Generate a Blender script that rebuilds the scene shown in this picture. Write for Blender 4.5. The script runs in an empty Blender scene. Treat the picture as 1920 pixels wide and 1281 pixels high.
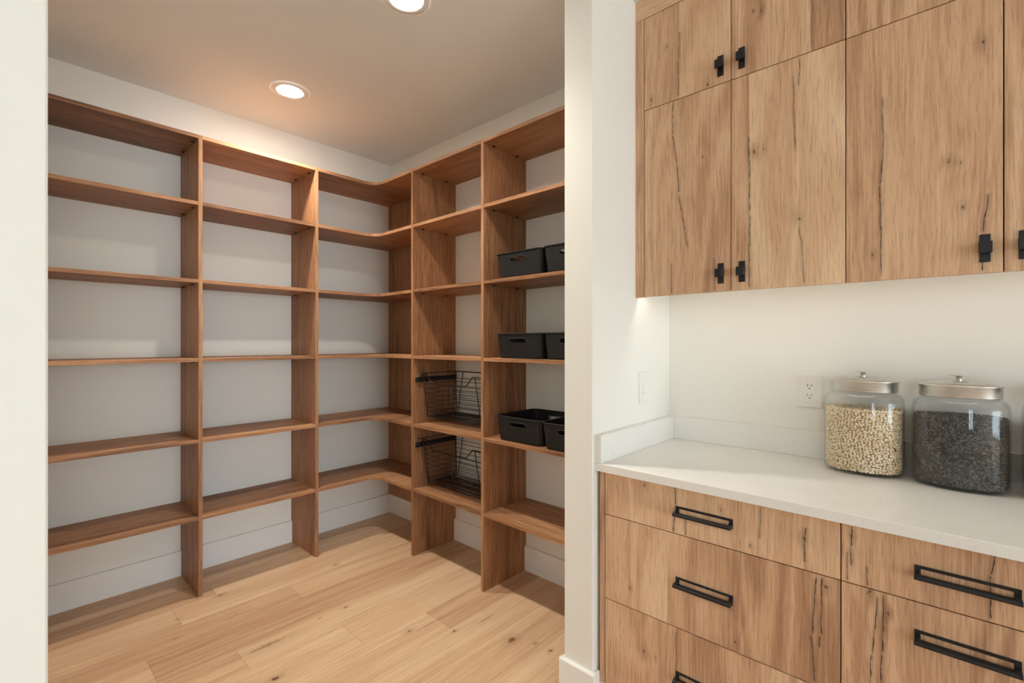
import bpy, bmesh, math, random
from mathutils import Vector, Matrix
random.seed(7)
scene = bpy.context.scene
COL = scene.collection

# ------------------------------------------------------------------ camera
H = 1.358
cam_d = bpy.data.cameras.new('camera')
cam = bpy.data.objects.new('camera', cam_d); COL.objects.link(cam)
cam.location = (0, 0, H)
cam.rotation_euler = (math.radians(90), 0, math.radians(42.526))
cam_d.sensor_width = 36.0
cam_d.lens = 884.93 / 1920 * 36.0
cam_d.shift_y = 1.565 / 1920
cam_d.clip_start = 0.02
scene.camera = cam

# ------------------------------------------------------------------ world, light, exposure
LENS_W = 140.0         # glow of the lenses of the pantry's recessed lights
BEAM_W = 90.0         # beams of the pantry's recessed lights, watts
BEAM2_W = 74.0
ROOM_W = 4.0        # emission of the recessed lights in the passage
LED_W = 11.0         # emission of the strip under the wall cabinets
SKY_W = 10.4          # daylight outside the windows
world = bpy.data.worlds.new('sky'); scene.world = world
world.use_nodes = True
bg = world.node_tree.nodes['Background']
bg.inputs['Color'].default_value = (0.80, 0.925, 1.0, 1)
bg.inputs['Strength'].default_value = SKY_W
scene.view_settings.view_transform = 'Standard'
scene.view_settings.look = 'None'
scene.view_settings.gamma = 1.0
scene.view_settings.use_curve_mapping = False
scene.view_settings.exposure = 0.13
scene.cycles.max_bounces = 8
scene.cycles.diffuse_bounces = 6
scene.cycles.glossy_bounces = 3
scene.cycles.use_light_tree = False
scene.cycles.caustics_reflective = False
scene.cycles.caustics_refractive = False
scene.cycles.transparent_max_bounces = 24
scene.cycles.sample_clamp_indirect = 6.0

# ------------------------------------------------------------------ helpers
ORG = {}

def setp(o, label=None, cat=None, group=None, kind=None):
    if label: o['label'] = label
    if cat: o['category'] = cat
    if group: o['group'] = group
    if kind: o['kind'] = kind
    return o

def thing(name, loc, label, cat, group=None):
    o = bpy.data.objects.new(name, None); COL.objects.link(o)
    o.location = loc; o.empty_display_size = 0.05
    ORG[o] = Vector(loc)
    return setp(o, label, cat, group)

def place(o, org, parent):
    org = Vector(org)
    ORG[o] = org
    if parent is not None:
        o.parent = parent
        o.location = org - ORG[parent]
    else:
        o.location = org

def mk(name, bm, mat, parent=None, org=None, smooth=False):
    """link a bmesh given in room coordinates as one object with its own origin"""
    if org is None:
        xs = [v.co.x for v in bm.verts]; ys = [v.co.y for v in bm.verts]; zs = [v.co.z for v in bm.verts]
        org = ((min(xs) + max(xs)) / 2, (min(ys) + max(ys)) / 2, min(zs))
    org = Vector(org)
    bmesh.ops.translate(bm, verts=bm.verts, vec=-org)
    me = bpy.data.meshes.new(name)
    bm.to_mesh(me); bm.free()
    if smooth:
        for p in me.polygons: p.use_smooth = True
    me.materials.append(mat)
    o = bpy.data.objects.new(name, me); COL.objects.link(o)
    place(o, org, parent)
    return o

def share(name, src, org, parent):
    o = bpy.data.objects.new(name, src.data); COL.objects.link(o)
    place(o, org, parent)
    return o

def add_box(bm, x0, x1, y0, y1, z0, z1, bev=0.0, seg=1):
    b = bmesh.new()
    bmesh.ops.create_cube(b, size=1.0)
    bmesh.ops.scale(b, verts=b.verts, vec=(x1 - x0, y1 - y0, z1 - z0))
    bmesh.ops.translate(b, verts=b.verts, vec=((x0 + x1) / 2, (y0 + y1) / 2, (z0 + z1) / 2))
    if bev > 0:
        bmesh.ops.bevel(b, geom=list(b.edges), offset=bev, segments=seg, affect='EDGES', profile=0.5)
    merge(bm, b)
    return bm

def merge(bm, b):
    me = bpy.data.meshes.new('tmp'); b.to_mesh(me); b.free()
    bm.from_mesh(me); bpy.data.meshes.remove(me)

def box(name, x0, x1, y0, y1, z0, z1, mat, parent=None, bev=0.0, org=None, seg=1):
    return mk(name, add_box(bmesh.new(), x0, x1, y0, y1, z0, z1, bev, seg), mat, parent, org)

def prism(bm, pts, axis, a0, a1):
    """extrude a closed outline; axis 'x': pts are (y,z), 'y': (x,z), 'z': (x,y)"""
    def P(p, a):
        return {'x': (a, p[0], p[1]), 'y': (p[0], a, p[1]), 'z': (p[0], p[1], a)}[axis]
    va = [bm.verts.new(P(p, a0)) for p in pts]
    vb = [bm.verts.new(P(p, a1)) for p in pts]
    n = len(pts)
    bm.faces.new(va); bm.faces.new(vb[::-1])
    for i in range(n):
        bm.faces.new((va[i], vb[i], vb[(i + 1) % n], va[(i + 1) % n]))
    bmesh.ops.recalc_face_normals(bm, faces=bm.faces)
    return bm

def tube(bm, path, r, seg=6, closed=False):
    path = [Vector(p) for p in path]
    n = len(path); rings = []
    for i, p in enumerate(path):
        if closed:
            d = (path[(i + 1) % n] - path[i - 1]).normalized()
        elif i == 0: d = (path[1] - p).normalized()
        elif i == n - 1: d = (p - path[-2]).normalized()
        else: d = ((path[i + 1] - p).normalized() + (p - path[i - 1]).normalized()).normalized()
        up = Vector((0, 0, 1)) if abs(d.z) < 0.9 else Vector((0, 1, 0))
        u = d.cross(up).normalized(); w = u.cross(d).normalized()
        rings.append([bm.verts.new(p + r * (math.cos(2 * math.pi * k / seg) * u + math.sin(2 * math.pi * k / seg) * w)) for k in range(seg)])
    m = n if closed else n - 1
    for i in range(m):
        a, b = rings[i], rings[(i + 1) % n]
        for k in range(seg):
            bm.faces.new((a[k], a[(k + 1) % seg], b[(k + 1) % seg], b[k]))
    if not closed:
        bm.faces.new(rings[0][::-1]); bm.faces.new(rings[-1])
    bmesh.ops.recalc_face_normals(bm, faces=bm.faces)
    return bm

def lathe(bm, prof, c, seg=48, ax=1.0, ay=1.0, cap0=False, cap1=False, shape=None):
    """turn a profile of (r, z); ax / ay stretch the radius, shape(t) gives a unit outline"""
    rings = []
    for (r, z) in prof:
        ring = []
        for k in range(seg):
            t = 2 * math.pi * k / seg
            cx, sy = shape(t) if shape else (math.cos(t), math.sin(t))
            ring.append(bm.verts.new((c[0] + r * ax * cx, c[1] + r * ay * sy, c[2] + z)))
        rings.append(ring)
    for a, b in zip(rings, rings[1:]):
        for k in range(seg):
            bm.faces.new((a[k], a[(k + 1) % seg], b[(k + 1) % seg], b[k]))
    if cap0: bm.faces.new(rings[0][::-1])
    if cap1: bm.faces.new(rings[-1])
    return bm

# ------------------------------------------------------------------ materials
def srgb(r, g, b):
    f = lambda v: (v / 255 / 12.92) if v / 255 <= 0.04045 else ((v / 255 + 0.055) / 1.055) ** 2.4
    return (f(r), f(g), f(b), 1.0)

class NT:
    def __init__(s, name):
        s.m = bpy.data.materials.new(name); s.m.use_nodes = True
        s.t = s.m.node_tree; s.n = s.t.nodes; s.l = s.t.links
        s.b = s.n['Principled BSDF']; s.out = s.n['Material Output']
    def node(s, typ, **kw):
        o = s.n.new(typ)
        for k, v in kw.items(): setattr(o, k, v)
        return o
    def put(s, sock, v):
        if isinstance(v, bpy.types.NodeSocket): s.l.new(v, sock)
        elif v is not None: sock.default_value = v
    def math(s, op, a, b=None, c=None, clamp=False):
        o = s.node('ShaderNodeMath', operation=op); o.use_clamp = clamp
        for i, v in enumerate((a, b, c)):
            if v is not None: s.put(o.inputs[i], v)
        return o.outputs[0]
    def maprange(s, v, a, b, c, d, smooth=False):
        o = s.node('ShaderNodeMapRange'); o.clamp = True
        if smooth: o.interpolation_type = 'SMOOTHSTEP'
        for i, x in enumerate((v, a, b, c, d)): s.put(o.inputs[i], x)
        return o.outputs[0]
    def comb(s, x, y, z):
        o = s.node('ShaderNodeCombineXYZ')
        for i, v in enumerate((x, y, z)): s.put(o.inputs[i], v)
        return o.outputs[0]
    def noise(s, vec, scale, detail=2.0, rough=0.5, dist=0.0, dim='3D'):
        o = s.node('ShaderNodeTexNoise', noise_dimensions=dim)
        if dim == '1D': s.put(o.inputs['W'], vec)
        else: s.put(o.inputs['Vector'], vec)
        o.inputs['Scale'].default_value = scale; o.inputs['Detail'].default_value = detail
        o.inputs['Roughness'].default_value = rough; o.inputs['Distortion'].default_value = dist
        return o.outputs[0]
    def mixc(s, f, a, b, mode='MIX'):
        o = s.node('ShaderNodeMix', data_type='RGBA', blend_type=mode)
        s.put(o.inputs[0], f); s.put(o.inputs[6], a); s.put(o.inputs[7], b)
        return o.outputs[2]
    def ramp(s, f, stops):
        o = s.node('ShaderNodeValToRGB'); s.put(o.inputs[0], f)
        e = o.color_ramp.elements
        while len(e) < len(stops): e.new(0.5)
        for i, (p, c) in enumerate(stops): e[i].position = p; e[i].color = c
        return o.outputs[0]
    def bump(s, h, strength, dist=0.002):
        return  # relief this fine does not show at the photograph's scale
        o = s.node('ShaderNodeBump'); s.put(o.inputs['Height'], h)
        o.inputs['Strength'].default_value = strength; o.inputs['Distance'].default_value = dist
        s.l.new(o.outputs[0], s.b.inputs['Normal'])

def plain(name, col, rough=0.5, metal=0.0, spec=0.5, speck=0.0):
    t = NT(name); b = t.b
    b.inputs['Roughness'].default_value = rough; b.inputs['Metallic'].default_value = metal
    b.inputs['Specular IOR Level'].default_value = spec
    tc = t.node('ShaderNodeTexCoord').outputs['Object']
    n = t.noise(tc, 90.0, 2.0)
    c2 = tuple(c * (1 - max(speck, 0.04)) for c in col[:3]) + (1,)
    t.put(b.inputs['Base Color'], t.mixc(t.maprange(n, .4, .65, 0, 1), col, c2))
    return t.m

def paint(name, col, rough=0.6):
    t = NT(name); b = t.b
    b.inputs['Roughness'].default_value = rough; b.inputs['Specular IOR Level'].default_value = 0.25
    tc = t.node('ShaderNodeTexCoord').outputs['Object']
    n = t.noise(tc, 260.0, 2.0); n2 = t.noise(tc, 1.3, 2.0)
    c2 = tuple(c * 0.975 for c in col[:3]) + (1,)
    t.put(b.inputs['Base Color'], t.mixc(t.maprange(n2, .35, .65, 0, 1), col, c2))
    t.bump(n, 0.06, 0.001)
    return t.m

def wood(name, axis, dark, mid, light, rough=0.45, ring=5.0, ringk=34.0, ring_amt=0.3, streak=70.0, streak_amt=0.5,
         pore_amt=0.25, tone_rand=0.0, cracks=(), knots=(), spots=(), spot_space=None, strips=(), bump=0.12, flat=(0, 2), spec=0.35, along=0.09, warp=0.0, lo_amt=0.9):
    """wood whose grain runs along a local axis; cracks / knots / strips lie in the local plane flat=(u,v)"""
    t = NT(name); b = t.b
    P = t.node('ShaderNodeTexCoord').outputs['Object']
    rnd = t.node('ShaderNodeObjectInfo').outputs['Random']
    sp = t.node('ShaderNodeSeparateXYZ'); t.put(sp.inputs[0], P)
    pos = [sp.outputs[0], sp.outputs[1], sp.outputs[2]]
    ia = 'XYZ'.index(axis); ic = [i for i in range(3) if i != ia]
    r1 = t.math('MULTIPLY', rnd, 13.7)
    A = t.math('ADD', pos[ic[0]], r1)
    B = t.math('ADD', pos[ic[1]], t.math('MULTIPLY', rnd, 7.9))
    L = t.math('ADD', pos[ia], t.math('MULTIPLY', rnd, 23.0))
    tone = None
    for k, (ub, dt) in enumerate(strips):
        gt = t.math('GREATER_THAN', pos[flat[0]], ub)
        A = t.math('ADD', A, t.math('MULTIPLY', gt, 3.17 + k))
        L = t.math('ADD', L, t.math('MULTIPLY', gt, 1.71 + 2 * k))
        d = t.math('MULTIPLY', gt, dt)
        tone = d if tone is None else t.math('ADD', tone, d)
    if warp:
        A = t.math('ADD', A, t.math('MULTIPLY', t.math('SUBTRACT', t.noise(t.comb(A, B, t.math('MULTIPLY', L, 0.45)), 7.0, 2.0), 0.5), warp))
    G = t.comb(A, B, t.math('MULTIPLY', L, along))
    rn = t.noise(G, ring, 1.5, 0.45, 0.25)
    uu, vv = pos[flat[0]], pos[flat[1]]
    kmask = None
    kn_noise = t.math('SUBTRACT', t.noise(P, 120.0, 1.0), 0.5) if knots else None
    for (ku, kv, kr) in knots:
        du = t.math('SUBTRACT', uu, ku); dv = t.math('MULTIPLY', t.math('SUBTRACT', vv, kv), 0.55 if flat[1] == ia else 1.0)
        if flat[0] == ia: du = t.math('MULTIPLY', du, 0.55)
        d2 = t.math('ADD', t.math('MULTIPLY', du, du), t.math('MULTIPLY', dv, dv))
        d = t.math('SQRT', d2)
        d = t.math('ADD', d, t.math('MULTIPLY', kn_noise, kr * 1.5))
        rn = t.math('ADD', rn, t.math('MULTIPLY', t.maprange(d, 0, kr * 5.0, 1, 0, True), 0.022))
        core = t.maprange(d, 0, kr * 0.9, 1, 0, True)
        halo = t.math('MULTIPLY', t.maprange(d, kr * 0.4, kr * 3.0, 1, 0, True), 0.20)
        km = t.math('MAXIMUM', t.math('MULTIPLY', core, 0.8), halo)
        kmask = km if kmask is None else t.math('MAXIMUM', kmask, km)
    rings = t.math('ADD', t.math('MULTIPLY', t.math('SINE', t.math('MULTIPLY', rn, ringk)), 0.5), 0.5)
    patch = t.maprange(t.noise(G, ring * 0.8, 1.0), .38, .62, 0.25, 1)
    st = t.noise(t.comb(A, B, t.math('MULTIPLY', L, 0.035)), streak, 4.0, 0.6)
    lo = t.noise(G, 2.3, 2.0)
    fac = t.math('ADD', t.math('MULTIPLY', t.math('SUBTRACT', st, 0.5), streak_amt * 2.2), 0.5)
    fac = t.math('ADD', fac, t.math('MULTIPLY', t.math('MULTIPLY', t.math('SUBTRACT', rings, 0.5), patch), ring_amt))
    fac = t.math('ADD', fac, t.math('MULTIPLY', t.math('SUBTRACT', lo, 0.5), lo_amt))
    if tone is not None: fac = t.math('ADD', fac, tone)
    if tone_rand: fac = t.math('ADD', fac, t.math('MULTIPLY', t.math('SUBTRACT', rnd, 0.5), tone_rand))
    col = t.ramp(fac, [(0.12, dark), (0.5, mid), (0.88, light)])
    pore = t.noise(t.comb(A, B, t.math('MULTIPLY', L, 0.045)), 330.0, 2.0, 0.6)
    pm = t.math('MULTIPLY', t.maprange(pore, .52, .70, 0, 1), pore_amt)
    col = t.mixc(pm, col, tuple(c * 0.38 for c in dark[:3]) + (1,))
    if kmask is not None:
        col = t.mixc(kmask, col, (0.035, 0.017, 0.009, 1))
    if spots:
        tc2 = t.node('ShaderNodeTexCoord'); tc2.object = spot_space
        s2 = t.node('ShaderNodeSeparateXYZ'); t.put(s2.inputs[0], tc2.outputs['Object'])
        wn = t.math('SUBTRACT', t.noise(tc2.outputs['Object'], 70.0, 2.0), 0.5)
        sm = None
        for (sx, sy, rx, ry, dk) in spots:
            du = t.math('DIVIDE', t.math('SUBTRACT', s2.outputs[0], sx), rx)
            dv = t.math('DIVIDE', t.math('SUBTRACT', s2.outputs[1], sy), ry)
            d = t.math('SQRT', t.math('ADD', t.math('MULTIPLY', du, du), t.math('MULTIPLY', dv, dv)))
            d = t.math('ADD', d, t.math('MULTIPLY', wn, 1.3))
            m = t.math('MAXIMUM', t.maprange(d, 0.35, 1.0, dk, 0, True), t.maprange(d, 0.6, 2.8, dk * 0.28, 0, True))
            sm = m if sm is None else t.math('MAXIMUM', sm, m)
        streaky = t.maprange(t.noise(t.comb(A, B, t.math('MULTIPLY', L, 0.06)), 14.0, 3.0, 0.65), .60, .76, 0, 0.34)
        col = t.mixc(t.math('MAXIMUM', sm, streaky), col, (0.12, 0.055, 0.022, 1))
    cm = None
    if cracks:
        wobs = t.noise(t.math('ADD', vv, 0.37), 7.0, 2.0, 0.55, 0, '1D')
        wobf = t.noise(t.math('ADD', vv, 9.1), 40.0, 1.0, 0.5, 0, '1D')
    for k, (u0, v0, u1, v1, w) in enumerate(cracks):
        tt = t.math('DIVIDE', t.math('SUBTRACT', vv, v0), (v1 - v0))
        sg = 1 if k % 2 else -1
        wob = t.math('ADD', t.math('MULTIPLY', t.math('SUBTRACT', wobs, 0.5), sg * 1.3), t.math('MULTIPLY', t.math('SUBTRACT', wobf, 0.5), 0.16))
        ctr = t.math('ADD', t.math('ADD', t.math('MULTIPLY', tt, u1 - u0), u0), t.math('MULTIPLY', wob, 0.009))
        dist = t.math('ABSOLUTE', t.math('SUBTRACT', uu, ctr))
        inside = t.math('MULTIPLY', t.maprange(tt, -0.02, 0.06, 0, 1), t.maprange(tt, 0.94, 1.02, 1, 0))
        wid = t.math('MULTIPLY', t.maprange(wobf, .32, .68, 0.30, 1.15), w)
        core = t.maprange(t.math('DIVIDE', dist, wid), 0.55, 1.3, 0.93, 0, True)
        halo = t.maprange(dist, 0, w * 5 + 0.004, 0.26, 0, True)
        m = t.math('MULTIPLY', t.math('MAXIMUM', core, halo), inside)
        cm = m if cm is None else t.math('MAXIMUM', cm, m)
    if cm is not None:
        col = t.mixc(cm, col, (0.022, 0.013, 0.009, 1))
    t.put(b.inputs['Base Color'], col)
    b.inputs['Roughness'].default_value = rough
    b.inputs['Specular IOR Level'].default_value = spec
    if bump: t.bump(t.math('ADD', st, t.math('MULTIPLY', pore, 0.6)), bump, 0.001)
    return t.m

def thin_glass(name, tint=(0.994, 0.997, 0.996, 1), rough=0.0):
    t = NT(name); t.n.remove(t.b)
    tr = t.node('ShaderNodeBsdfTransparent'); tr.inputs[0].default_value = tint
    gl = t.node('ShaderNodeBsdfGlossy'); gl.inputs['Roughness'].default_value = rough
    lw = t.node('ShaderNodeLayerWeight'); lw.inputs[0].default_value = 0.5
    fr = t.math('ADD', t.math('MULTIPLY', t.math('POWER', lw.outputs['Facing'], 4.0), 0.75), 0.03)
    mx = t.node('ShaderNodeMixShader')
    t.l.new(fr, mx.inputs[0]); t.l.new(tr.outputs[0], mx.inputs[1]); t.l.new(gl.outputs[0], mx.inputs[2])
    t.l.new(mx.outputs[0], t.out.inputs[0])
    return t.m

def glow(name, col, strength):
    t = NT(name)
    t.b.inputs['Base Color'].default_value = (1, 1, 1, 1)
    t.b.inputs['Emission Color'].default_value = col
    t.b.inputs['Emission Strength'].default_value = strength
    return t.m

M = {}
M['wall'] = paint('wall_paint', srgb(238, 236, 229))
M['ceiling'] = paint('ceiling_paint', srgb(238, 241, 241))
M['trim'] = paint('trim_paint', srgb(242, 241, 238), 0.4)
SH = dict(dark=srgb(98, 64, 44), mid=srgb(162, 115, 81), light=srgb(196, 148, 108), rough=0.5, ring=9, ringk=26, ring_amt=0.22,
          streak=140, streak_amt=0.50, pore_amt=0.4, tone_rand=0.14, bump=0.15, spec=0.3)
for a in 'XYZ': M['shelf_' + a] = wood('shelf_wood_' + a.lower(), a, **SH)
FL = dict(dark=srgb(180, 140, 106), mid=srgb(206, 170, 135), light=srgb(224, 193, 158), rough=0.42, ring=5.5, ringk=30, ring_amt=0.28,
          streak=60, streak_amt=0.40, pore_amt=0.16, tone_rand=0.26, bump=0.05, spec=0.35, flat=(0, 1), along=0.07)
OAK = dict(dark=srgb(170, 129, 99), mid=srgb(212, 171, 136), light=srgb(232, 200, 164), rough=0.5, ring=3.0, ringk=85, ring_amt=0.34,
           streak=150, streak_amt=0.40, pore_amt=0.34, bump=0.18, spec=0.3, along=0.12, warp=0.022, lo_amt=0.9)
M['oak'] = wood('cabinet_oak', 'Z', **OAK)
M['oak_x'] = wood('cabinet_oak_rail', 'X', **OAK)
M['carcass'] = plain('cabinet_carcass', srgb(92, 62, 40), 0.6)
M['white_under'] = plain('cabinet_underside', srgb(226, 220, 210), 0.5)
M['black'] = plain('black_metal', (0.011, 0.011, 0.012, 1), 0.42, 0.0, 0.4)
M['wire'] = plain('black_wire', (0.010, 0.010, 0.011, 1), 0.4)
M['bin'] = plain('charcoal_plastic', (0.0105, 0.0103, 0.010, 1), 0.5, 0.0, 0.35)
M['pin'] = plain('dark_fitting', (0.03, 0.02, 0.014, 1), 0.4)
M['plastic'] = plain('white_plastic', srgb(238, 235, 228), 0.35)
M['slot'] = plain('slot_dark', (0.02, 0.02, 0.02, 1), 0.6)
M['glass'] = thin_glass('jar_glass')
M['pane'] = thin_glass('window_glass', (0.97, 0.985, 1.0, 1))

def steel():
    t = NT('brushed_steel'); b = t.b
    b.inputs['Metallic'].default_value = 1.0; b.inputs['Base Color'].default_value = srgb(206, 203, 198)
    P = t.node('ShaderNodeTexCoord').outputs['Object']
    mp = t.node('ShaderNodeMapping'); mp.inputs['Scale'].default_value = (1, 1, 60); t.put(mp.inputs[0], P)
    n = t.noise(mp.outputs[0], 30.0, 3.0)
    t.put(b.inputs['Roughness'], t.maprange(n, .3, .7, .24, .4))
    return t.m
M['steel'] = steel()

def quartz():
    t = NT('white_quartz'); b = t.b
    P = t.node('ShaderNodeTexCoord').outputs['Object']
    n = t.noise(P, 3.2, 5.0, 0.6, 1.2)
    v = t.math('ABSOLUTE', t.math('SUBTRACT', n, 0.5))
    gate = t.maprange(t.noise(P, 2.0, 2.0), .52, .66, 0, 1)
    vein = t.math('MULTIPLY', t.math('MULTIPLY', t.maprange(v, 0.0, 0.012, 1, 0), gate), 0.14)
    fine = t.noise(P, 160.0, 2.0)
    base = t.mixc(t.maprange(fine, .45, .7, 0, .25), srgb(236, 234, 229), srgb(222, 219, 212))
    t.put(b.inputs['Base Color'], t.mixc(vein, base, srgb(150, 143, 132)))
    b.inputs['Roughness'].default_value = 0.28; b.inputs['Specular IOR Level'].default_value = 0.45
    return t.m
M['quartz'] = quartz()
M['lens'] = glow('light_lens', (1.0, 0.96, 0.85, 1), LENS_W)
M['lens_room'] = glow('light_lens_room', (1.0, 0.985, 0.97, 1), ROOM_W)
M['led'] = glow('led_strip', (1.0, 0.95, 0.87, 1), LED_W)

# ------------------------------------------------------------------ key dimensions (metres)
XA, XAF = -3.289, -2.925          # long wall and front of the shelves on it
YB, YBF = 2.138, 1.783            # back wall and front of the shelves on it
ZC = 2.7794                       # ceiling
BBH, BBT = 0.144, 0.015           # baseboard
PX0, PX1, PY = -1.0821, -0.9550, 1.479   # partition between pantry and worktop niche
JX, JY = -1.0, 0.0517             # end of the pantry's front wall
RX, RY = 8.0, -3.0                # far side, set back to even the daylight, and rear of the passage

# ------------------------------------------------------------------ the setting
floor = box('floor', XA - .1, RX + .1, RY - .1, YB + .1, -0.14, -0.020, M['trim'], bev=0, org=(0, 0, -0.14))
SPOTS = [(-2.869, .809, .012, .020, .85), (-2.771, .595, .006, .012, .75), (-2.263, 1.206, .008, .016, .8), (-2.268, 1.074, .005, .009, .85), (-1.992, .758, .011, .020, .97),
         (-2.743, 1.396, .012, .018, .7), (-1.857, 1.311, .010, .018, .75), (-1.83, 1.39, .0025, .075, .8), (-1.701, 1.454, .008, .014, .85), (-1.456, 1.587, .018, .030, .85),
         (-1.279, 1.644, .009, .016, .8), (-1.36, 1.639, .006, .009, .75), (-2.238, .808, .016, .110, .55), (-1.66, 1.62, .010, .08, .45), (-2.60, .80, .008, .10, .4), (-2.60, .55, .006, .02, .6),
         (-0.62, .95, .012, .02, .8), (0.4, .3, .012, .02, .8), (-.3, -.6, .010, .03, .7)]
M['floor'] = wood('floor_oak', 'Y', spots=SPOTS, spot_space=floor, **FL)
floor.data.materials[0] = M['floor']
setp(floor, 'light oak plank floor', None, None, 'structure')
PW = 0.194
joints = {-4: [0.49], -3: [0.80], -2: [0.60], -1: [1.098], 0: [0.431], 1: [0.71], 2: [1.115], 3: [1.453], 4: [0.62], 5: [1.02], 6: [0.28], 7: [1.30]}
for k in range(-5, 55):
    x0 = -2.506 + k * PW; x1 = x0 + PW
    x0 = max(x0, XA); x1 = min(x1, RX)
    if x1 - x0 < 0.01: continue
    js = [RY] + ([joints[k][0] - 1.9] if k in joints else []) + (joints[k] if k in joints else [random.uniform(-1.6, 0.9)]) + [YB]
    js = [j for j in js if RY <= j <= YB]
    for a, b in zip(js, js[1:]):
        o = box('plank', x0 + .0002, x1 - .0002, a + .0002, b - .0002, -0.0195, 0.0, M['floor'], floor, 0.0008)

setp(box('ceiling', XA - .1, RX + .1, RY - .1, YB + .1, ZC, ZC + .12, M['ceiling']), 'flat off-white painted ceiling', None, None, 'structure')
setp(box('wall_left', XA - .12, XA, RY, YB + .12, 0, ZC, M['wall']), 'off-white wall behind the long run of shelves', None, None, 'structure')
setp(box('wall_back', XA, RX, YB, YB + .12, 0, ZC, M['wall']), 'off-white wall behind the shelves and the worktop', None, None, 'structure')
setp(box('wall_partition', PX0, PX1, PY, YB, 0, ZC, M['wall'], bev=0.002), 'white end of the stub wall between pantry and worktop', None, None, 'structure')
setp(box('wall_front', XA, JX, JY - .13, JY, 0, ZC, M['wall'], bev=0.003), 'white wall end beside the pantry opening', None, None, 'structure')
WX, WRZ = (0.95, 1.55), (0.60, 2.35)
bm = bmesh.new()
add_box(bm, XA, WX[0], RY - .12, RY, 0, ZC); add_box(bm, WX[1], RX, RY - .12, RY, 0, ZC)
add_box(bm, WX[0], WX[1], RY - .12, RY, 0, WRZ[0]); add_box(bm, WX[0], WX[1], RY - .12, RY, WRZ[1], ZC)
setp(mk('wall_rear', bm, M['wall']), 'off-white rear wall of the passage', None, None, 'structure')
bm = bmesh.new()
for (p, q, r, s_) in ((WX[0], WX[0] + .05, *WRZ), (WX[1] - .05, WX[1], *WRZ), (*WX, WRZ[0], WRZ[0] + .05), (*WX, WRZ[1] - .05, WRZ[1]), (sum(WX) / 2 - .04, sum(WX) / 2 + .04, *WRZ)):
    add_box(bm, p, q, RY - .09, RY - .03, r, s_)
w = setp(mk('window_3', bm, M['trim']), 'white framed window in the rear wall', None, None, 'structure')
box('pane', WX[0] + .04, WX[1] - .04, RY - .062, RY - .058, WRZ[0] + .04, WRZ[1] - .04, M['pane'], w)
pl = bpy.data.lights.new('daylight_portal', 'AREA'); pl.shape = 'RECTANGLE'
pl.size = WX[1] - WX[0]; pl.size_y = WRZ[1] - WRZ[0]; pl.cycles.is_portal = True
po = bpy.data.objects.new('daylight_portal', pl); COL.objects.link(po)
po.location = (sum(WX) / 2, RY - .13, sum(WRZ) / 2); po.rotation_euler = (math.radians(90), 0, 0)
# unseen window wall, its distance and glazing chosen for even daylight in the pantry
WY = [(-2.85, -0.50), (-0.40, 1.95)]; WZ = (0.10, 2.60)
bm = bmesh.new()
ycuts = [RY, WY[0][0], WY[0][1], WY[1][0], WY[1][1], YB]
for i in range(5):
    if i in (1, 3):
        add_box(bm, RX, RX + .12, ycuts[i], ycuts[i + 1], 0, WZ[0]); add_box(bm, RX, RX + .12, ycuts[i], ycuts[i + 1], WZ[1], ZC)
    else:
        add_box(bm, RX, RX + .12, ycuts[i], ycuts[i + 1], 0, ZC)
setp(mk('wall_right', bm, M['wall']), 'unseen off-white wall with two windows, set back to even the daylight', None, None, 'structure')
for i, (a, b) in enumerate(WY):
    bm = bmesh.new()
    for (p, q, r, s) in ((a, a + .05, *WZ), (b - .05, b, *WZ), (a, b, WZ[0], WZ[0] + .05), (a, b, WZ[1] - .05, WZ[1]), ((a + b) / 2 - .02, (a + b) / 2 + .02, *WZ)):
        add_box(bm, RX + .03, RX + .09, p, q, r, s)
    w = setp(mk('window_%d' % (i + 1), bm, M['trim']), 'unseen white framed window, sized to light the pantry', None, None, 'structure')
    box('pane', RX + .058, RX + .062, a + .04, b - .04, WZ[0] + .04, WZ[1] - .04, M['pane'], w)
    pl = bpy.data.lights.new('daylight_portal', 'AREA'); pl.shape = 'RECTANGLE'
    pl.size = b - a; pl.size_y = WZ[1] - WZ[0]; pl.cycles.is_portal = True
    po = bpy.data.objects.new('daylight_portal', pl); COL.objects.link(po)
    po.location = (RX + .13, (a + b) / 2, (WZ[0] + WZ[1]) / 2); po.rotation_euler = (math.radians(90), 0, math.radians(90))

def bb_profile(d):  # baseboard section: (offset from the wall, height)
    return [(0, 0), (d, 0), (d, BBH - .004), (d - .004, BBH), (0, BBH)]
bm = prism(bmesh.new(), [(XA + p[0], p[1]) for p in bb_profile(BBT)], 'y', JY, YB)
setp(mk('baseboard_left', bm, M['trim']), 'white baseboard along the long shelved wall', None, None, 'structure')
bm = prism(bmesh.new(), [(YB - p[0], p[1]) for p in bb_profile(BBT)], 'x', XA + BBT, PX0 - BBT)
setp(mk('baseboard_back', bm, M['trim']), 'white baseboard under the shelves on the back wall', None, None, 'structure')
bm = bmesh.new()
prism(bm, [(PY - p[0], p[1]) for p in bb_profile(BBT)], 'x', PX0 - BBT, PX1 + .013)
prism(bm, [(PX0 - p[0], p[1]) for p in bb_profile(BBT)], 'y', PY - .0002, YB)
prism(bm, [(PX1 + p[0] * .87, p[1]) for p in bb_profile(BBT)], 'y', PY - .0002, 1.5062)
setp(mk('baseboard_partition', bm, M['trim']), 'white baseboard wrapping the stub wall end', None, None, 'structure')
bm = bmesh.new()
prism(bm, [(JX + p[0], p[1]) for p in bb_profile(BBT)], 'y', JY - .13, JY)
prism(bm, [(JY + p[0], p[1]) for p in bb_profile(BBT)], 'x', XAF, JX + BBT)
setp(mk('baseboard_front', bm, M['trim']), 'white baseboard at the pantry opening', None, None, 'structure')

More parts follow.
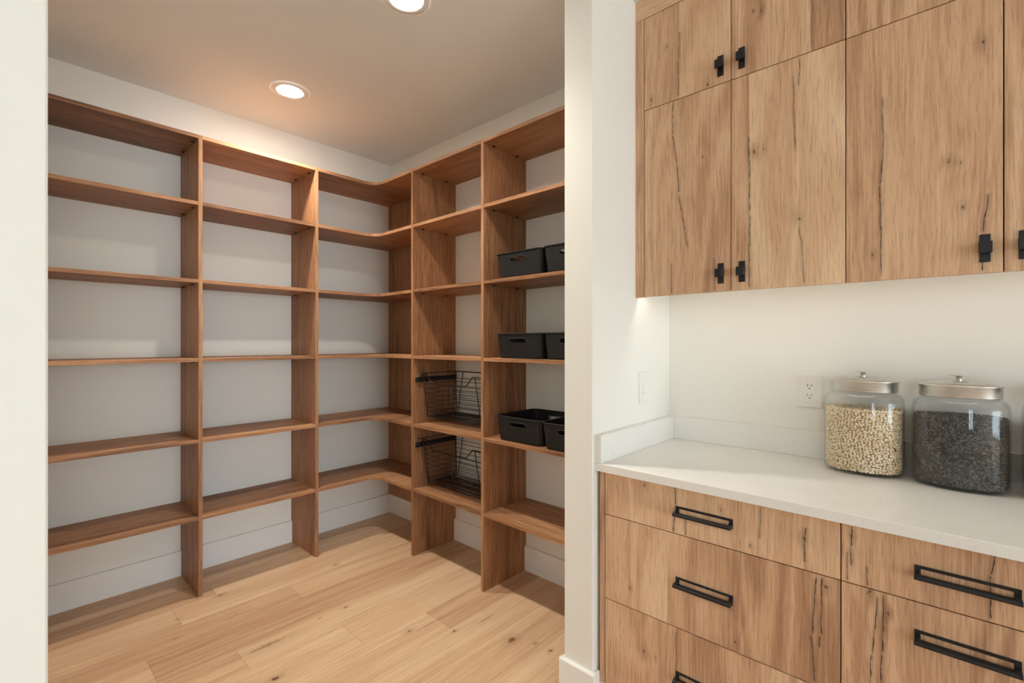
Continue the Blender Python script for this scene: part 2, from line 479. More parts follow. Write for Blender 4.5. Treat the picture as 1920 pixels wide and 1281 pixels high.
# ------------------------------------------------------------------ shelving
TH = 0.0195
SZ = [2.443, 2.0881, 1.6742, 1.2545, 0.8209, 0.4101]      # undersides
TOP = SZ[0] + TH
unit = thing('pantry_shelving', (XAF, YBF, 0), 'L-shaped built-in wooden pantry shelving with open bays and rounded inner corner', 'shelving')

def bored_holes(up, face, fixed, cols):
    bm = bmesh.new()
    z = .30
    while z < 2.40:
        for c in cols:
            vs = []
            for k in range(8):
                a = 2 * math.pi * k / 8; u, w = .0024 * math.cos(a), .0024 * math.sin(a)
                vs.append(bm.verts.new((fixed, c + u, z + w) if face == 'x' else (c + u, fixed, z + w)))
            bm.faces.new(vs)
        z += .032
    h = mk('bored_holes', bm, M['pin'], up); h['kind'] = 'stuff'

def upright_left(y0, y1):
    pts = [(XA, BBH + .001), (XA, TOP), (XAF, TOP), (XAF, 0), (XA + BBT, 0), (XA + BBT, BBH + .001)]
    u = mk('upright', prism(bmesh.new(), pts, 'y', y0, y1), M['shelf_Z'], unit)
    bored_holes(u, 'y', y0 - .0002, (-2.972, -3.215))
def upright_back(x0, x1):
    pts = [(YB, BBH + .001), (YB, TOP), (YBF, TOP), (YBF, 0), (YB - BBT, 0), (YB - BBT, BBH + .001)]
    u = mk('upright', prism(bmesh.new(), pts, 'x', x0, x1), M['shelf_Z'], unit)
    bored_holes(u, 'x', x1 + .0002, (1.830, 2.068))
YU = [(0.067, 0.0855), (0.7228, 0.7414), (1.3559, 1.3742)]
XU = [(-2.5070, -2.4885), (-1.8650, -1.8462), (-1.1163, -1.0975)]
for a, b in YU: upright_left(a, b)
for a, b in XU: upright_back(a, b)
mk('back_panel', add_box(bmesh.new(), XA, XU[0][0], YB - .016, YB, BBH + .001, TOP), M['shelf_Z'], unit)

pin_src = None
def pins(shelf, pts, z):
    global pin_src
    for (x, y) in pts:
        if pin_src is None:
            bm = lathe(bmesh.new(), [(.0088, 0), (.0088, -.005), (.0065, -.0075)], (x, y, z), 14, cap0=True, cap1=True)
            pin_src = mk('shelf_pin', bm, M['pin'], shelf, org=(x, y, z))
        else:
            share('shelf_pin', pin_src, (x, y, z), shelf)

R = 0.095
for z in SZ:
    for (a, b) in ((YU[0][1], YU[1][0]), (YU[1][1], YU[2][0])):
        s = box('shelf', XA, XAF, a, b, z, z + TH, M['shelf_Y'], unit, 0.0008)
        pins(s, [(-2.995, b - .0105), (-3.192, b - .0105), (-2.995, a + .0105), (-3.192, a + .0105)], z)
    pts = [(XA, YU[2][1]), (XAF, YU[2][1])]
    for k in range(13):
        t = math.pi - (math.pi / 2) * k / 12
        pts.append((XAF + R + R * math.cos(t), YBF - R + R * math.sin(t)))
    pts += [(XU[0][0], YBF), (XU[0][0], YB - .016), (XA, YB - .016)]
    s = mk('corner_shelf', prism(bmesh.new(), pts, 'z', z, z + TH), M['shelf_Y'], unit)
    pins(s, [(-2.995, YU[2][1] + .0105), (-3.192, YU[2][1] + .0105), (XU[0][0] - .0105, 1.853), (XU[0][0] - .0105, 2.046)], z)
    for (a, b) in ((XU[0][1], XU[1][0]), (XU[1][1], XU[2][0])):
        s = box('shelf', a, b, YBF, YB, z, z + TH, M['shelf_X'], unit, 0.0008)
        pins(s, [(a + .0105, 1.853), (a + .0105, 2.046), (b - .0105, 1.853), (b - .0105, 2.046)], z)

# ------------------------------------------------------------------ wire baskets on slides
def wire_basket(ztop, zbot, label):
    xl, xr = -2.458, -1.894
    t = thing('wire_basket', ((xl + xr) / 2, 1.97, zbot), label, 'basket', 'pull-out wire baskets')
    yf, yb = 1.84, 2.112
    def W(name, path, r=.0021, seg=5): return mk(name, tube(bmesh.new(), path, r, seg), M['wire'], t, smooth=True)
    # slides on the uprights
    for x, s in ((XU[0][1], 1), (XU[1][0], -1)):
        x0, x1 = sorted((x + s * .0003, x + s * .014))
        bm = add_box(bmesh.new(), x0, x1, 1.80, 2.128, ztop - .056, ztop - .026, .0015)
        mk('slide_rail', bm, M['black'], t)
        x0, x1 = sorted((x + s * .014, x + s * .024))
        mk('slide_runner', add_box(bmesh.new(), x0, x1, 1.812, 2.12, ztop - .049, ztop - .033, .001), M['black'], t)
    # rim: two sides and back, sides reach forward
    W('rim', [(xl, 1.80, ztop), (xl, yb, ztop), (xr, yb, ztop), (xr, 1.80, ztop)], .0036, 6)
    dz = ztop - 1.1607
    W('front_rim', [(xl + .004, yf, ztop), (xl + .03, yf, ztop - .006), (-2.364, yf, ztop - .0597), (-2.05, yf, ztop - .0597), (-1.992, yf, ztop - .004), (xr - .004, yf, ztop - .004)], .0034, 6)
    bl, br, bf, bb = xl + .018, xr - .018, 1.866, 2.104
    def side(f):  # corner positions at height fraction f (0 bottom, 1 top)
        return (bl + (xl - bl) * f, br + (xr - br) * f, bf + (yf - bf) * f, bb + (yb - bb) * f, zbot + (ztop - zbot) * f)
    # corner uprights and intermediate uprights
    for (xa, ya, xb_, yb_) in ((xl, yf, bl, bf), (xr, yf, br, bf), (xl, yb, bl, bb), (xr, yb, br, bb)):
        W('upright_wire', [(xa, ya, ztop), (xb_, yb_, zbot)], .0034, 6)
    W('upright_wire', [(-2.195, yf + .004, ztop - .0597), (-2.19, bf, zbot)], .0028)
    W('upright_wire', [(-1.975, yf, ztop - .004), (-1.95, bf, zbot)], .0030)
    W('upright_wire', [(-2.384, yb, ztop), (-2.425, bb, zbot)], .0030)
    W('upright_wire', [(-1.968, yb, ztop), (-1.927, bb, zbot)], .0030)
    # horizontal wires round the four sides
    for k in range(8):
        f = k / 9.3
        a, b, c, d, z = side(f)
        W('side_wire', [(a, c, z), (a, d, z)]); W('side_wire', [(b, c, z), (b, d, z)])
        W('back_wire', [(a, d, z), (b, d, z)])
        if f < .76: W('front_wire', [(a, c, z), (b, c, z)])
    W('back_wire', [(xl, yb - .001, ztop - .045), (xr, yb - .001, ztop - .045)], .002)
    # floor of the basket
    for k in range(13):
        y = bf + (bb - bf) * k / 12
        W('floor_wire', [(bl, y, zbot), (br, y, zbot)])
    for x in (bl, (bl + br) / 2, br):
        W('floor_rail', [(x, bf, zbot - .002), (x, bb, zbot - .002)], .0034, 6)
    for k in range(1, 12):
        y = bf + (bb - bf) * k / 12
        W('gallery_wire', [(bl, y, zbot), (bl - .0022, y, zbot + .034)])
    return t
wire_basket(1.161, 0.8845, 'black wire pull-out basket on the shelf level with the lowest pair of bins')
wire_basket(0.744, 0.462, 'black wire pull-out basket on the bottom shelf, beneath the other basket')

# ------------------------------------------------------------------ plastic bins
def rrect(hx, hy, r, n_side, n_c):
    pts = []
    cs = [(hx - r, -hy + r, -90), (hx - r, hy - r, 0), (-hx + r, hy - r, 90), (-hx + r, -hy + r, 180)]
    for i, (cx, cy, a0) in enumerate(cs):
        for k in range(n_c + 1):
            a = math.radians(a0 + 90 * k / n_c); pts.append((cx + r * math.cos(a), cy + r * math.sin(a)))
        nx = cs[(i + 1) % 4]; a1 = math.radians(nx[2])
        p, q = pts[-1], (nx[0] + r * math.cos(a1), nx[1] + r * math.sin(a1))
        for k in range(1, n_side): pts.append((p[0] + (q[0] - p[0]) * k / n_side, p[1] + (q[1] - p[1]) * k / n_side))
    return pts

BIN_SRC = []
def bin_at(cx, cy, z, label):
    t = thing('storage_bin', (cx, cy, z), label, 'bin', 'charcoal plastic bins on the shelves')
    hx, hy, h = .157, .163, .130
    if not BIN_SRC:
        NS, NC, NZ = 56, 8, 26
        outl = rrect(hx, hy, .032, NS, NC)
        bm = bmesh.new(); rows = []
        hz, hh, hw = .092, .0105, .052       # handle hole centre height, half height, half width
        for j in range(NZ + 1):
            f = j / NZ; zz = h * f
            tp = 0.925 + 0.075 * f
            if f < 0.04: tp -= .008
            row = []
            for i, (x, y) in enumerate(outl):
                smooth_panel = abs(x) < .088 and abs(y) > hy - .01
                rib = 0 if smooth_panel or f > .93 or f < .03 else (.0007 if i % 2 else -.0007)
                L = math.hypot(x, y)
                row.append(bm.verts.new((x * tp + rib * x / L, y * tp + rib * y / L, zz)))
            rows.append(row)
        n = len(outl); kill = []
        for j in range(NZ):
            for i in range(n):
                f = bm.faces.new((rows[j][i], rows[j][(i + 1) % n], rows[j + 1][(i + 1) % n], rows[j + 1][i]))
                c = f.calc_center_median()
                if abs(c.y) > hy * .9:
                    dx = max(abs(c.x) - (hw - hh), 0)
                    if math.hypot(dx, c.z - hz) < hh: kill.append(f)
        bmesh.ops.delete(bm, geom=kill, context='FACES')
        for e in [e for e in bm.edges if len(e.link_faces) == 1]:
            for v in e.verts:
                if abs(v.co.y) > hy * .88 and .06 < v.co.z < .12:
                    ax = max(-(hw - hh), min(hw - hh, v.co.x)); d = Vector((v.co.x - ax, v.co.z - hz))
                    if d.length > 1e-5:
                        d = d.normalized() * hh; v.co.x = ax + d.x; v.co.z = hz + d.y
        bm.faces.new(rows[0][::-1])
        body = mk('body', bm, M['bin'], t, org=(0, 0, 0))
        sol = body.modifiers.new('wall', 'SOLIDIFY'); sol.thickness = .0026; sol.offset = -1
        rim = mk('rim', tube(bmesh.new(), [(x * 1.012, y * 1.012, h - .001) for x, y in outl[::2]], .0032, 6, True), M['bin'], t, org=(0, 0, 0), smooth=True)
        fr = []
        for s in (-1, 1):
            path = []
            for k in range(28):
                a = 2 * math.pi * k / 28
                px = hw - hh if math.cos(a) > 0 else -(hw - hh)
                x = px + (hh + .002) * math.cos(a); zz = hz + (hh + .002) * math.sin(a)
                path.append((x, s * hy * (.925 + .075 * zz / h), zz))
            fr.append(mk('grip_rim', tube(bmesh.new(), path, .0022, 6, True), M['bin'], t, org=(0, 0, 0), smooth=True))
        BIN_SRC.extend([body, rim] + fr)
        for o in BIN_SRC: o.location = (0, 0, 0)
    else:
        for src in BIN_SRC:
            o = src.copy(); COL.objects.link(o); o.parent = t; o.location = (0, 0, 0)
    return t
lev = {'top': SZ[2] + TH, 'mid': SZ[3] + TH, 'low': SZ[4] + TH}
xa, xb, yb_ = -1.612, -1.290, 1.959
bin_at(xa, yb_, lev['top'], 'charcoal ribbed plastic bin beside the upright on the highest of the bin shelves')
bin_at(xb, yb_, lev['top'], 'charcoal plastic bin on the highest bin shelf, partly hidden by the stub wall')
bin_at(xa, yb_, lev['mid'], 'charcoal ribbed plastic bin beside the upright on the middle, eye-level bin shelf')
bin_at(xb, yb_, lev['mid'], 'charcoal plastic bin on the eye-level bin shelf, partly hidden by the stub wall')
bin_at(xa, yb_, lev['low'], 'charcoal plastic bin with its open top showing, beside the upright on the lowest bin shelf')
bin_at(xb, yb_ - .012, lev['low'], 'charcoal open plastic bin on the lowest bin shelf, cut off by the stub wall')

# ------------------------------------------------------------------ oak fronts with their own cracks and knots
CK = {
 'T1': ([[(0.151, 0.262), (0.147, 0.157), (0.145, 0.01)]], [(0.097, 0.224), (0.033, 0.034), (0.258, 0.016)]),
 'T2': ([[(0.251, 0.36), (0.251, 0.006)]], [(0.075, 0.214), (0.1, 0.206)]),
 'B1': ([[(0.125, 0.765), (0.12, 0.634), (0.14, 0.512), (0.145, 0.398), (0.181, 0.176)], [(0.115, 0.127), (0.117, 0.003)], [(0.283, 0.13), (0.283, 0.003)]], [(0.24, 0.515)]),
 'B2': ([[(0.06, 0.55), (0.064, 0.27), (0.062, 0.003)], [(0.199, 0.711), (0.205, 0.45)], [(0.216, 0.764), (0.214, 0.67)], [(0.217, 0.198), (0.231, 0.005)]], [(0.078, 0.486), (0.217, 0.224), (0.109, 0.487)]),
 'B3': ([[(0.091, 0.555), (0.091, 0.344)], [(0.091, 0.363), (0.085, 0.293), (0.088, 0.015)], [(0.317, 0.215), (0.307, 0.109), (0.304, 0.005)]], [(0.067, 0.079), (0.307, 0.626), (0.238, 0.321), (0.263, 0.312), (0.268, 0.187)]),
 'L1': ([[(0.265, 0.153), (0.268, 0.092), (0.259, 0.003)], [(0.3, 0.06), (0.3, 0.003)], [(0.526, 0.151), (0.521, 0.054)], [(0.637, 0.12), (0.634, 0.074), (0.635, 0.022)]], [(0.158, 0.136), (0.41, 0.115), (0.495, 0.028), (0.634, 0.088)]),
 'L2': ([[(0.663, 0.3), (0.652, 0.136), (0.659, 0.009)], [(0.676, 0.304), (0.673, 0.14), (0.67, 0.109)]], [(0.102, 0.07), (0.453, 0.033), (0.685, 0.279)]),
 'L3': ([[(0.269, 0.311), (0.269, 0.02)]], [(0.156, 0.184), (0.197, 0.181)]),
 'R1': ([[(0.023, 0.151), (0.022, 0.096), (0.022, 0.047)], [(0.014, 0.082), (0.013, 0.004)], [(0.055, 0.057), (0.057, 0.005)], [(0.284, 0.152), (0.279, 0.108), (0.279, 0.008)]], [(0.022, 0.125)]),
 'R2': ([[(0.079, 0.611), (0.066, 0.457), (0.063, 0.37)], [(0.09, 0.616), (0.087, 0.467), (0.084, 0.38)]], [(0.098, 0.573), (0.06, 0.612)]),
}
STRIPS = {'T1': [(0.147, .10)], 'T2': [(0.12, -.05), (0.251, -.02)], 'B1': [(0.13, -.12), (0.283, .06)], 'B2': [(0.062, .08), (0.215, .12)], 'B3': [(0.089, .14)],
          'L1': [(0.088, .05), (0.265, .05), (0.523, -.1)], 'L2': [(0.24, -.04), (0.47, -.10)], 'L3': [(0.269, -.12)], 'R1': [(0.279, -.06)], 'R2': [(0.20, -.08)]}
def front_mat(key):
    cr, kn = CK[key]; segs = []
    for line in cr:
        thick = .0015 if len(line) > 2 else .0009
        if key == 'T2': thick = .0006
        for (p, q) in zip(line, line[1:]): segs.append((p[0], p[1], q[0], q[1], thick))
    rs = random.Random(key)
    return wood('oak_front_' + key.lower(), 'Z', cracks=segs, knots=[(u, v, rs.uniform(.0045, .009)) for u, v in kn], strips=STRIPS.get(key, ()), **OAK)

YU_F, YL_F, DT = 1.8063, 1.5084, 0.019
KNOB = []
def knob(door, x, z):
    if not KNOB:
        bm = bmesh.new()
        add_box(bm, x - .0108, x + .0108, YU_F - .004, YU_F, z - .0375, z + .0375, .0008)
        add_box(bm, x - .006, x + .006, YU_F - .022, YU_F - .003, z - .010, z + .010)
        add_box(bm, x - .0135, x + .0135, YU_F - .028, YU_F - .021, z - .0155, z + .0155, .0012)
        add_box(bm, x - .0125, x + .0125, YU_F - .022, YU_F - .004, z - .004, z + .0145)
        KNOB.append(mk('knob', bm, M['black'], door, org=(x, YU_F, z)))
    else: share('knob', KNOB[0], (x, YU_F, z), door)
PULL = []
def pull(drawer, x, z):
    if not PULL:
        bm = bmesh.new(); hw = .0892; yb = YL_F
        # slotted backplate
        add_box(bm, x - hw, x + hw, yb - .0035, yb, z + .0075, z + .0148, .0006)
        add_box(bm, x - hw, x + hw, yb - .0035, yb, z - .0148, z - .0075, .0006)
        for s in (-1, 1):
            a, b = sorted((x + s * (hw - .0115), x + s * hw))
            add_box(bm, a, b, yb - .0036, yb, z - .0147, z + .0147, .0006)
            a, b = sorted((x + s * (hw - .010), x + s * (hw - .0005)))
            add_box(bm, a, b, yb - .024, yb - .003, z - .0135, z + .0005, .001)
        tube(bm, [(x - hw, yb - .0245, z - .0075), (x + hw, yb - .0245, z - .0075)], .0056, 14)
        PULL.append(mk('handle', bm, M['black'], drawer, org=(x, YL_F, z)))
    else: share('handle', PULL[0], (x, YL_F, z), drawer)

ZM, ZT, ZU = 2.3135, 2.6930, 1.5460
G = 0.0014
def wall_cabinet(x0, xm, x1, mats, label, filler):
    t = thing('wall_cabinet', ((x0 + x1) / 2, YU_F + .01, ZU), label, 'cabinet', 'oak wall cabinets over the worktop')
    bx0 = PX1 + .0005 if filler else x0 + .0004
    bm = add_box(bmesh.new(), bx0, x1 - .0004, YU_F + DT + .002, YB - .0005, ZU + .040, ZC - .004)
    mk('body', bm, M['carcass'], t)
    mk('bottom_panel', add_box(bmesh.new(), bx0, x1 - .0004, YU_F + DT + .002, YB - .0005, ZU + .033, ZU + .040), M['white_under'], t)
    mk('led_leak_stop', add_box(bmesh.new(), bx0, x1 - .0004, YU_F + DT + .0015, YU_F + DT + .006, ZU + .002, ZU + .0328), M['oak_x'], t)  # added strip that blocks LED glow from the gaps between doors
    if filler:
        mk('side_filler', add_box(bmesh.new(), PX1 + .0005, x0 - G, YU_F - .0005, YU_F + DT + .001, ZU - .0012, ZT, .0008), M['oak'], t)
    mk('top_rail', add_box(bmesh.new(), bx0, x1 - .0002, YU_F - .0005, YU_F + DT + .001, ZT + G, ZC - .001, .0008), M['oak_x'], t)
    for i, (a, b, za, zb) in enumerate(((x0, xm, ZM, ZT), (xm, x1, ZM, ZT), (x0, xm, ZU, ZM), (xm, x1, ZU, ZM))):
        d = mk('door', add_box(bmesh.new(), a + G, b - G, YU_F, YU_F + DT, za + (G if za > ZU else 0), zb - G, .0009), mats[i], t, org=(a, YU_F, za))
        if i < 2: knob(d, (b - .0365 if i == 0 else a + .0372), 2.379)
        else: knob(d, (b - .0352 if i == 2 else a + .0380), 1.6125)
    return t
fm = {k: front_mat(k) for k in CK}
OP = M['oak']
wall_cabinet(-.9157, -.5744, -.2302, [fm['T1'], fm['T2'], fm['B1'], fm['B2']], 'cracked oak wall cabinet with four black knobs against the stub wall', True)
wall_cabinet(-.2302, .1152, .4600, [OP, OP, fm['B3'], OP], 'cracked oak wall cabinet above the glass jars, away from the stub wall', False)

def base_cabinet(x0, x1, rows, label, filler):
    t = thing('base_cabinet', ((x0 + x1) / 2, 1.8, 0), label, 'cabinet', 'oak base cabinets under the worktop')
    bx0 = PX1 + .0145 if filler else x0 + .0004
    mk('body', add_box(bmesh.new(), bx0, x1 - .0004, YL_F + DT + .002, YB - .001, .105, .8848), M['carcass'], t)
    mk('toe_kick', add_box(bmesh.new(), bx0, x1 - .0004, YL_F + .075, YL_F + .09, 0.0005, .105), M['oak_x'], t)
    if filler:
        mk('side_filler', add_box(bmesh.new(), PX1 + .0135, x0 - G, YL_F - .0003, YL_F + DT + .001, .105, .8838, .0006), M['oak'], t)
    for (za, zb, m, zh) in rows:
        d = mk('drawer', add_box(bmesh.new(), x0 + G, x1 - G, YL_F, YL_F + DT, za + G, zb - G, .0009), m, t, org=(x0, YL_F, za))
        pull(d, (x0 + x1) / 2 - (.0008 if filler else 0), zh)
    return t
base_cabinet(-.9208, -.2029, [(.7275, .8845, fm['L1'], .8060), (.4203, .7275, fm['L2'], .5740), (.105, .4203, fm['L3'], .2640)], 'rustic oak base cabinet of three drawers next to the stub wall', True)
base_cabinet(-.2029, .2720, [(.7275, .8845, fm['R1'], .8035), (.105, .7275, fm['R2'], .6468)], 'rustic oak base cabinet with two black pulls, below the glass jars', False)
base_cabinet(.2720, .4700, [(.7275, .8845, OP, .8035), (.105, .7275, OP, .6468)], 'narrow oak base cabinet closing the end of the worktop run', False)

# ------------------------------------------------------------------ worktop
wt = thing('worktop', (-.25, 1.8, .8850), 'white quartz worktop with low upstand across the oak base cabinets', 'worktop')
mk('slab', add_box(bmesh.new(), PX1 + .0003, .490, 1.4891, YB - .0003, .8850, .9138, .0015, 2), M['quartz'], wt)
mk('side_upstand', add_box(bmesh.new(), PX1 + .0003, PX1 + .0303, 1.4905, YB - .0003, .9140, 1.0163, .0012, 1), M['quartz'], wt)
mk('back_upstand', add_box(bmesh.new(), PX1 + .0305, .490, YB - .0200, YB - .0003, .9140, 1.0163, .0012, 1), M['quartz'], wt)

# LED strip under the wall cabinets
ls = thing('led_strip', (-.25, 1.845, ZU + .015), 'slim lit strip light under the oak wall cabinets', 'light')
mk('channel', add_box(bmesh.new(), PX1 + .02, .455, 1.834, 1.850, ZU + .0285, ZU + .0328), M['white_under'], ls)
mk('diffuser', add_box(bmesh.new(), PX1 + .022, .453, 1.836, 1.848, ZU + .0245, ZU + .0285), M['led'], ls)

# ------------------------------------------------------------------ switch and outlet
def plate_bm(w, h, d):
    bm = add_box(bmesh.new(), -w / 2, w / 2, -d, 0, -h / 2, h / 2, .0022, 2)
    return bm
def to(bm, mat4):
    bmesh.ops.transform(bm, matrix=mat4, verts=bm.verts); return bm
sw = thing('light_switch', (PX1, 1.874, 1.166), 'white rocker light switch on the side of the stub wall', 'switch')
ms = Matrix.Translation((PX1, 1.874, 1.166)) @ Matrix.Rotation(math.radians(90), 4, 'Z')
mk('plate', to(plate_bm(.080, .130, .006), ms), M['plastic'], sw)
mk('bezel', to(add_box(bmesh.new(), -.0175, .0175, -.0075, -.005, -.034, .034, .0008), ms), M['plastic'], sw)
bm = prism(bmesh.new(), [(-.0075, -.0315), (-.0125, -.0315), (-.0085, .0), (-.0095, .0315), (-.0075, .0315)], 'x', -.0155, .0155)
mk('rocker', to(bm, ms), M['plastic'], sw)
for s in (-1, 1):
    mk('screw', to(lathe(bmesh.new(), [(.0032, 0), (.0026, .0008)], (0, 0, 0), 12, cap0=True, cap1=True), ms @ Matrix.Translation((0, -.006, s * .050)) @ Matrix.Rotation(math.radians(90), 4, 'X')), M['plastic'], sw)
ol = thing('power_outlet', (-.3872, YB, 1.169), 'white duplex power outlet on the wall behind the jars', 'outlet')
mo = Matrix.Translation((-.3872, YB, 1.169))
mk('plate', to(plate_bm(.083, .126, .006), mo), M['plastic'], ol)
rc = mk('receptacle', to(add_box(bmesh.new(), -.0172, .0172, -.0082, -.005, -.0345, .0345, .0009), mo), M['plastic'], ol)
for s in (-1, 1):
    zc_ = .0185 * s
    for (sx, hh) in ((-.0065, .0042), (.0065, .0036)):
        mk('slot', to(add_box(bmesh.new(), sx - .0011, sx + .0011, -.0085, -.0079, zc_ + .003 - hh, zc_ + .003 + hh), mo), M['slot'], rc)
    mk('ground_hole', to(lathe(bmesh.new(), [(.0025, 0), (.0025, .0006)], (0, 0, 0), 12, cap0=True, cap1=True), mo @ Matrix.Translation((0, -.0079, zc_ - .0085)) @ Matrix.Rotation(math.radians(90), 4, 'X')), M['slot'], rc)
    mk('screw', to(lathe(bmesh.new(), [(.0032, 0), (.0026, .0008)], (0, 0, 0), 12, cap0=True, cap1=True), mo @ Matrix.Translation((0, -.006, s * .0488)) @ Matrix.Rotation(math.radians(90), 4, 'X')), M['plastic'], ol)

# ------------------------------------------------------------------ glass jars and what they hold
JA, JB = .1125, .0915
ZW = .9138
def oval(t):  # slightly squared oval
    c, s = math.cos(t), math.sin(t); e = 2 / 2.35
    return (math.copysign(abs(c) ** e, c), math.copysign(abs(s) ** e, s))
def glass_jar(cx, cy, label):
    t = thing('glass_jar', (cx, cy, ZW), label, 'jar', 'lidded glass jars on the worktop')
    out = [(.86, .0006), (.93, .0018), (.975, .006), (.995, .014), (1.0, .03), (1.0, .235), (.992, .246), (.965, .257), (.92, .265), (.86, .2695), (.815, .272), (.80, .276), (.80, .300)]
    inn = [(.765, .300), (.765, .276), (.80, .268), (.88, .262), (.935, .254), (.96, .244), (.968, .234), (.968, .03), (.955, .017), (.90, .0105), (.80, .009)]
    bm = bmesh.new()
    lathe(bm, [(r, z) for r, z in out + inn], (cx, cy, ZW), 72, JA, JB, cap0=True, cap1=True, shape=oval)
    mk('body', bm, M['glass'], t, org=(cx, cy, ZW), smooth=True)
    lid = bmesh.new()
    lathe(lid, [(.835, .2785), (.838, .277), (.842, .2785), (.842, .3060), (.865, .3105), (.868, .3125), (.860, .3140), (.70, .3215), (.45, .3245), (.12, .3255)], (cx, cy, ZW), 72, JA, JB, cap1=True, shape=oval)
    lo = mk('lid', lid, M['steel'], t, org=(cx, cy, ZW), smooth=True)
    kb = bmesh.new()
    lathe(kb, [(.0075, .3245), (.0070, .327), (.0070, .3395), (.0200, .3405), (.0215, .3415), (.0205, .3430), (.001, .3437)], (cx, cy, ZW), 32, cap1=True)
    mk('knob', kb, M['steel'], lo, smooth=True)
    return t

def bean_mat(name, cols, rough):
    t = NT(name); b = t.b
    g = t.node('ShaderNodeAttribute', attribute_name='shade')
    t.put(b.inputs['Base Color'], t.ramp(g.outputs['Fac'], cols))
    b.inputs['Roughness'].default_value = rough
    return t.m
M['white_bean'] = bean_mat('white_bean', [(0, srgb(232, 202, 162)), (.5, srgb(244, 222, 188)), (1, srgb(250, 235, 208))], .45)
M['black_bean'] = bean_mat('black_bean', [(0, srgb(44, 43, 42)), (.6, srgb(78, 75, 70)), (1, srgb(122, 116, 106))], .28)  # greys raised to stand in for reflections on the beans
M['brown_bean'] = bean_mat('brown_bean', [(0, srgb(176, 134, 84)), (.5, srgb(205, 168, 112)), (1, srgb(226, 196, 146))], .45)

def filling(name, cx, cy, top, size, mat, core_col, label, cat, seed):
    rs = random.Random(seed)
    a, b = JA * .962, JB * .962
    lx, ly, lz = size
    NU, NV = 6, 4
    base, tri = [], []
    base.append((0, 0, -1))
    for j in range(1, NV):
        ph = math.pi * j / NV - math.pi / 2
        for i in range(NU): base.append((math.cos(ph) * math.cos(2 * math.pi * i / NU), math.cos(ph) * math.sin(2 * math.pi * i / NU), math.sin(ph)))
    base.append((0, 0, 1)); last = len(base) - 1
    for i in range(NU):
        tri.append((0, 1 + (i + 1) % NU, 1 + i))
        tri.append((last, 1 + (NV - 2) * NU + i, 1 + (NV - 2) * NU + (i + 1) % NU))
        for j in range(NV - 2):
            p, q = 1 + j * NU + i, 1 + j * NU + (i + 1) % NU
            tri.append((p, q, q + NU, p + NU))
    V, F, S = [], [], []
    def put(pos, nrm, tang):
        n = Vector(nrm).normalized(); tg = Vector(tang)
        tg = (tg - n * tg.dot(n)).normalized(); bt = n.cross(tg)
        ang = rs.gauss(0, .75); d1 = tg * math.cos(ang) + bt * math.sin(ang); d2 = n.cross(d1)
        k = rs.uniform(.88, 1.12); off = len(V); sh = rs.random()
        n = (n + d1 * rs.gauss(0, .18) + d2 * rs.gauss(0, .18)).normalized()
        for (x, y, z) in base:
            V.append(tuple(Vector(pos) + d1 * x * lx * k + d2 * y * ly * k + n * z * lz * k)); S.append(sh)
        for f in tri: F.append(tuple(off + i for i in f))
    # wall layer
    sx, sz = lx * 1.62, ly * 1.72
    rowsn = int((top - .010) / sz)
    for j in range(rowsn + 1):
        z = .0125 + ly * .5 + j * sz
        N = 240; pts = [oval(2 * math.pi * k / N) for k in range(N)]
        shrink = 1 - lz * 1.05 / JB
        if z < .022: shrink *= .965
        pts = [(p[0] * a * shrink, p[1] * b * shrink) for p in pts]
        cum = [0]
        for k in range(N): cum.append(cum[-1] + math.hypot(pts[(k + 1) % N][0] - pts[k][0], pts[(k + 1) % N][1] - pts[k][1]))
        m = int(cum[-1] / sx); ofs = rs.random() * sx
        for q in range(m):
            sarc = (ofs + q * cum[-1] / m + rs.gauss(0, sx * .12)) % cum[-1]
            k = next(i for i in range(N) if cum[i + 1] >= sarc)
            f = (sarc - cum[k]) / max(cum[k + 1] - cum[k], 1e-9)
            p, p2 = pts[k], pts[(k + 1) % N]
            x, y = p[0] + (p2[0] - p[0]) * f, p[1] + (p2[1] - p[1]) * f
            tg = (p2[0] - p[0], p2[1] - p[1], 0); nr = (tg[1], -tg[0], 0)
            zz = z + rs.gauss(0, sz * .14)
            put((x, y, max(zz, .0125 + ly * .5)), nr, tg)
    # top layer
    nx = int(2 * a / sx)
    for i in range(nx + 1):
        for j in range(int(2 * b / (sz)) + 1):
            x = -a + (i + rs.uniform(-.25, .25)) * sx; y = -b + (j + rs.uniform(-.25, .25)) * sz
            t = math.atan2(y / b, x / a); o = oval(t)
            if (x / a) ** 2 + (y / b) ** 2 < (o[0] ** 2 + o[1] ** 2) * .93 * .93:
                put((x, y, top + rs.gauss(0, lz * .25) - .001), (rs.gauss(0, .2), rs.gauss(0, .2), 1), (rs.gauss(0, 1), rs.gauss(0, 1), 0))
    off = len(V)
    # dense core
    N = 40
    for z, k in ((.0135, .84), (top - lz * .6, .88)):
        for q in range(N):
            o = oval(2 * math.pi * q / N); V.append((o[0] * a * k, o[1] * b * k, z)); S.append(core_col)
    for q in range(N): F.append((off + q, off + (q + 1) % N, off + N + (q + 1) % N, off + N + q))
    F.append(tuple(off + q for q in range(N))[::-1]); F.append(tuple(off + N + q for q in range(N)))
    me = bpy.data.meshes.new(name); me.from_pydata(V, [], F)
    at = me.attributes.new('shade', 'FLOAT', 'POINT'); at.data.foreach_set('value', S)
    for p in me.polygons: p.use_smooth = len(p.vertices) < 5
    me.materials.append(mat)
    o = bpy.data.objects.new(name, me); COL.objects.link(o); o.location = (cx, cy, ZW)
    setp(o, label, cat, None, 'stuff')
    return o

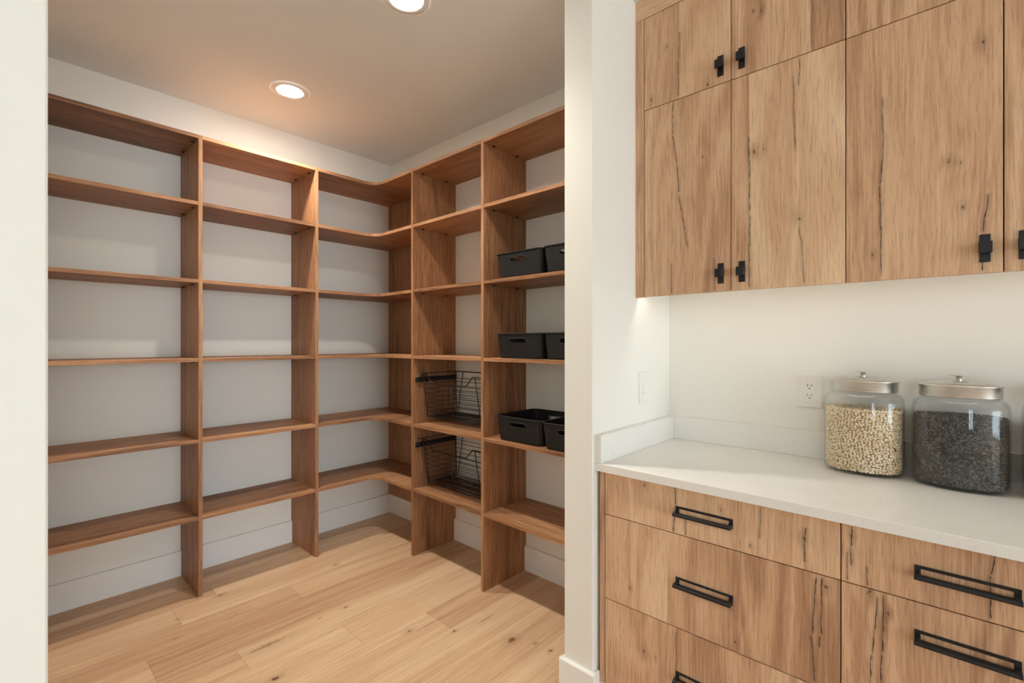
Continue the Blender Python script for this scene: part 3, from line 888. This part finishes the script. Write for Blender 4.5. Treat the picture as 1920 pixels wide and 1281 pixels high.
J1, J2, J3 = (-.2085, 2.024), (.0325, 2.0125), (.2760, 2.0125)
glass_jar(*J1, 'lidded glass jar of pale beans, beside the power outlet')
glass_jar(*J2, 'lidded glass jar of black beans, between two other jars')
glass_jar(*J3, 'lidded glass jar at the edge of the photo, barely in view')
filling('white_beans', *J1, .2165, (.0058, .0042, .0036), M['white_bean'], .0, 'pale cream dried beans filling the glass jar', 'beans', 3)
filling('black_beans', *J2, .2140, (.0032, .0026, .0023), M['black_bean'], .0, 'small black dried beans filling the glass jar', 'beans', 4)
filling('brown_beans', *J3, .2000, (.0075, .0042, .0036), M['brown_bean'], .0, 'tan dry food filling the jar at the photo edge', 'dry food', 5)

# ------------------------------------------------------------------ recessed ceiling lights
def downlight(x, y, label, mat, beam=0):
    t = thing('recessed_light', (x, y, ZC), label, 'light', 'recessed ceiling lights')
    bm = lathe(bmesh.new(), [(.097, -.0004), (.096, -.0030), (.085, -.0062), (.072, -.0066), (.0665, -.0050), (.0655, -.0030)], (x, y, ZC), 56)
    mk('trim_ring', bm, M['trim'], t, smooth=True)
    bm = lathe(bmesh.new(), [(.0658, -.0032), (.045, -.0042), (.001, -.0046)], (x, y, ZC), 48, cap1=True)
    mk('lens', bm, mat, t, smooth=True)
    if beam:
        ld = bpy.data.lights.new('beam', 'SPOT'); ld.energy = beam; ld.color = (1.0, 0.96, 0.85)
        ld.spot_size = math.radians(132); ld.spot_blend = 0.85; ld.shadow_soft_size = 0.055
        lo = bpy.data.objects.new('beam', ld); COL.objects.link(lo); lo.parent = t; lo.location = (0, 0, -.012)
    return t
downlight(-2.725, 1.117, 'round lit recessed light over the long run of shelves', M['lens'], BEAM_W)
downlight(-1.638, 1.140, 'round lit recessed light at the top edge of the photo', M['lens'], BEAM2_W)
downlight(-0.25, 1.05, 'round lit recessed light above the worktop', M['lens_room'])
downlight(1.25, 1.05, 'round lit recessed light towards the windows', M['lens_room'])
downlight(-0.25, -1.2, 'round lit recessed light behind the camera', M['lens_room'])
downlight(1.25, -1.2, 'round lit recessed light in the rear of the passage', M['lens_room'])
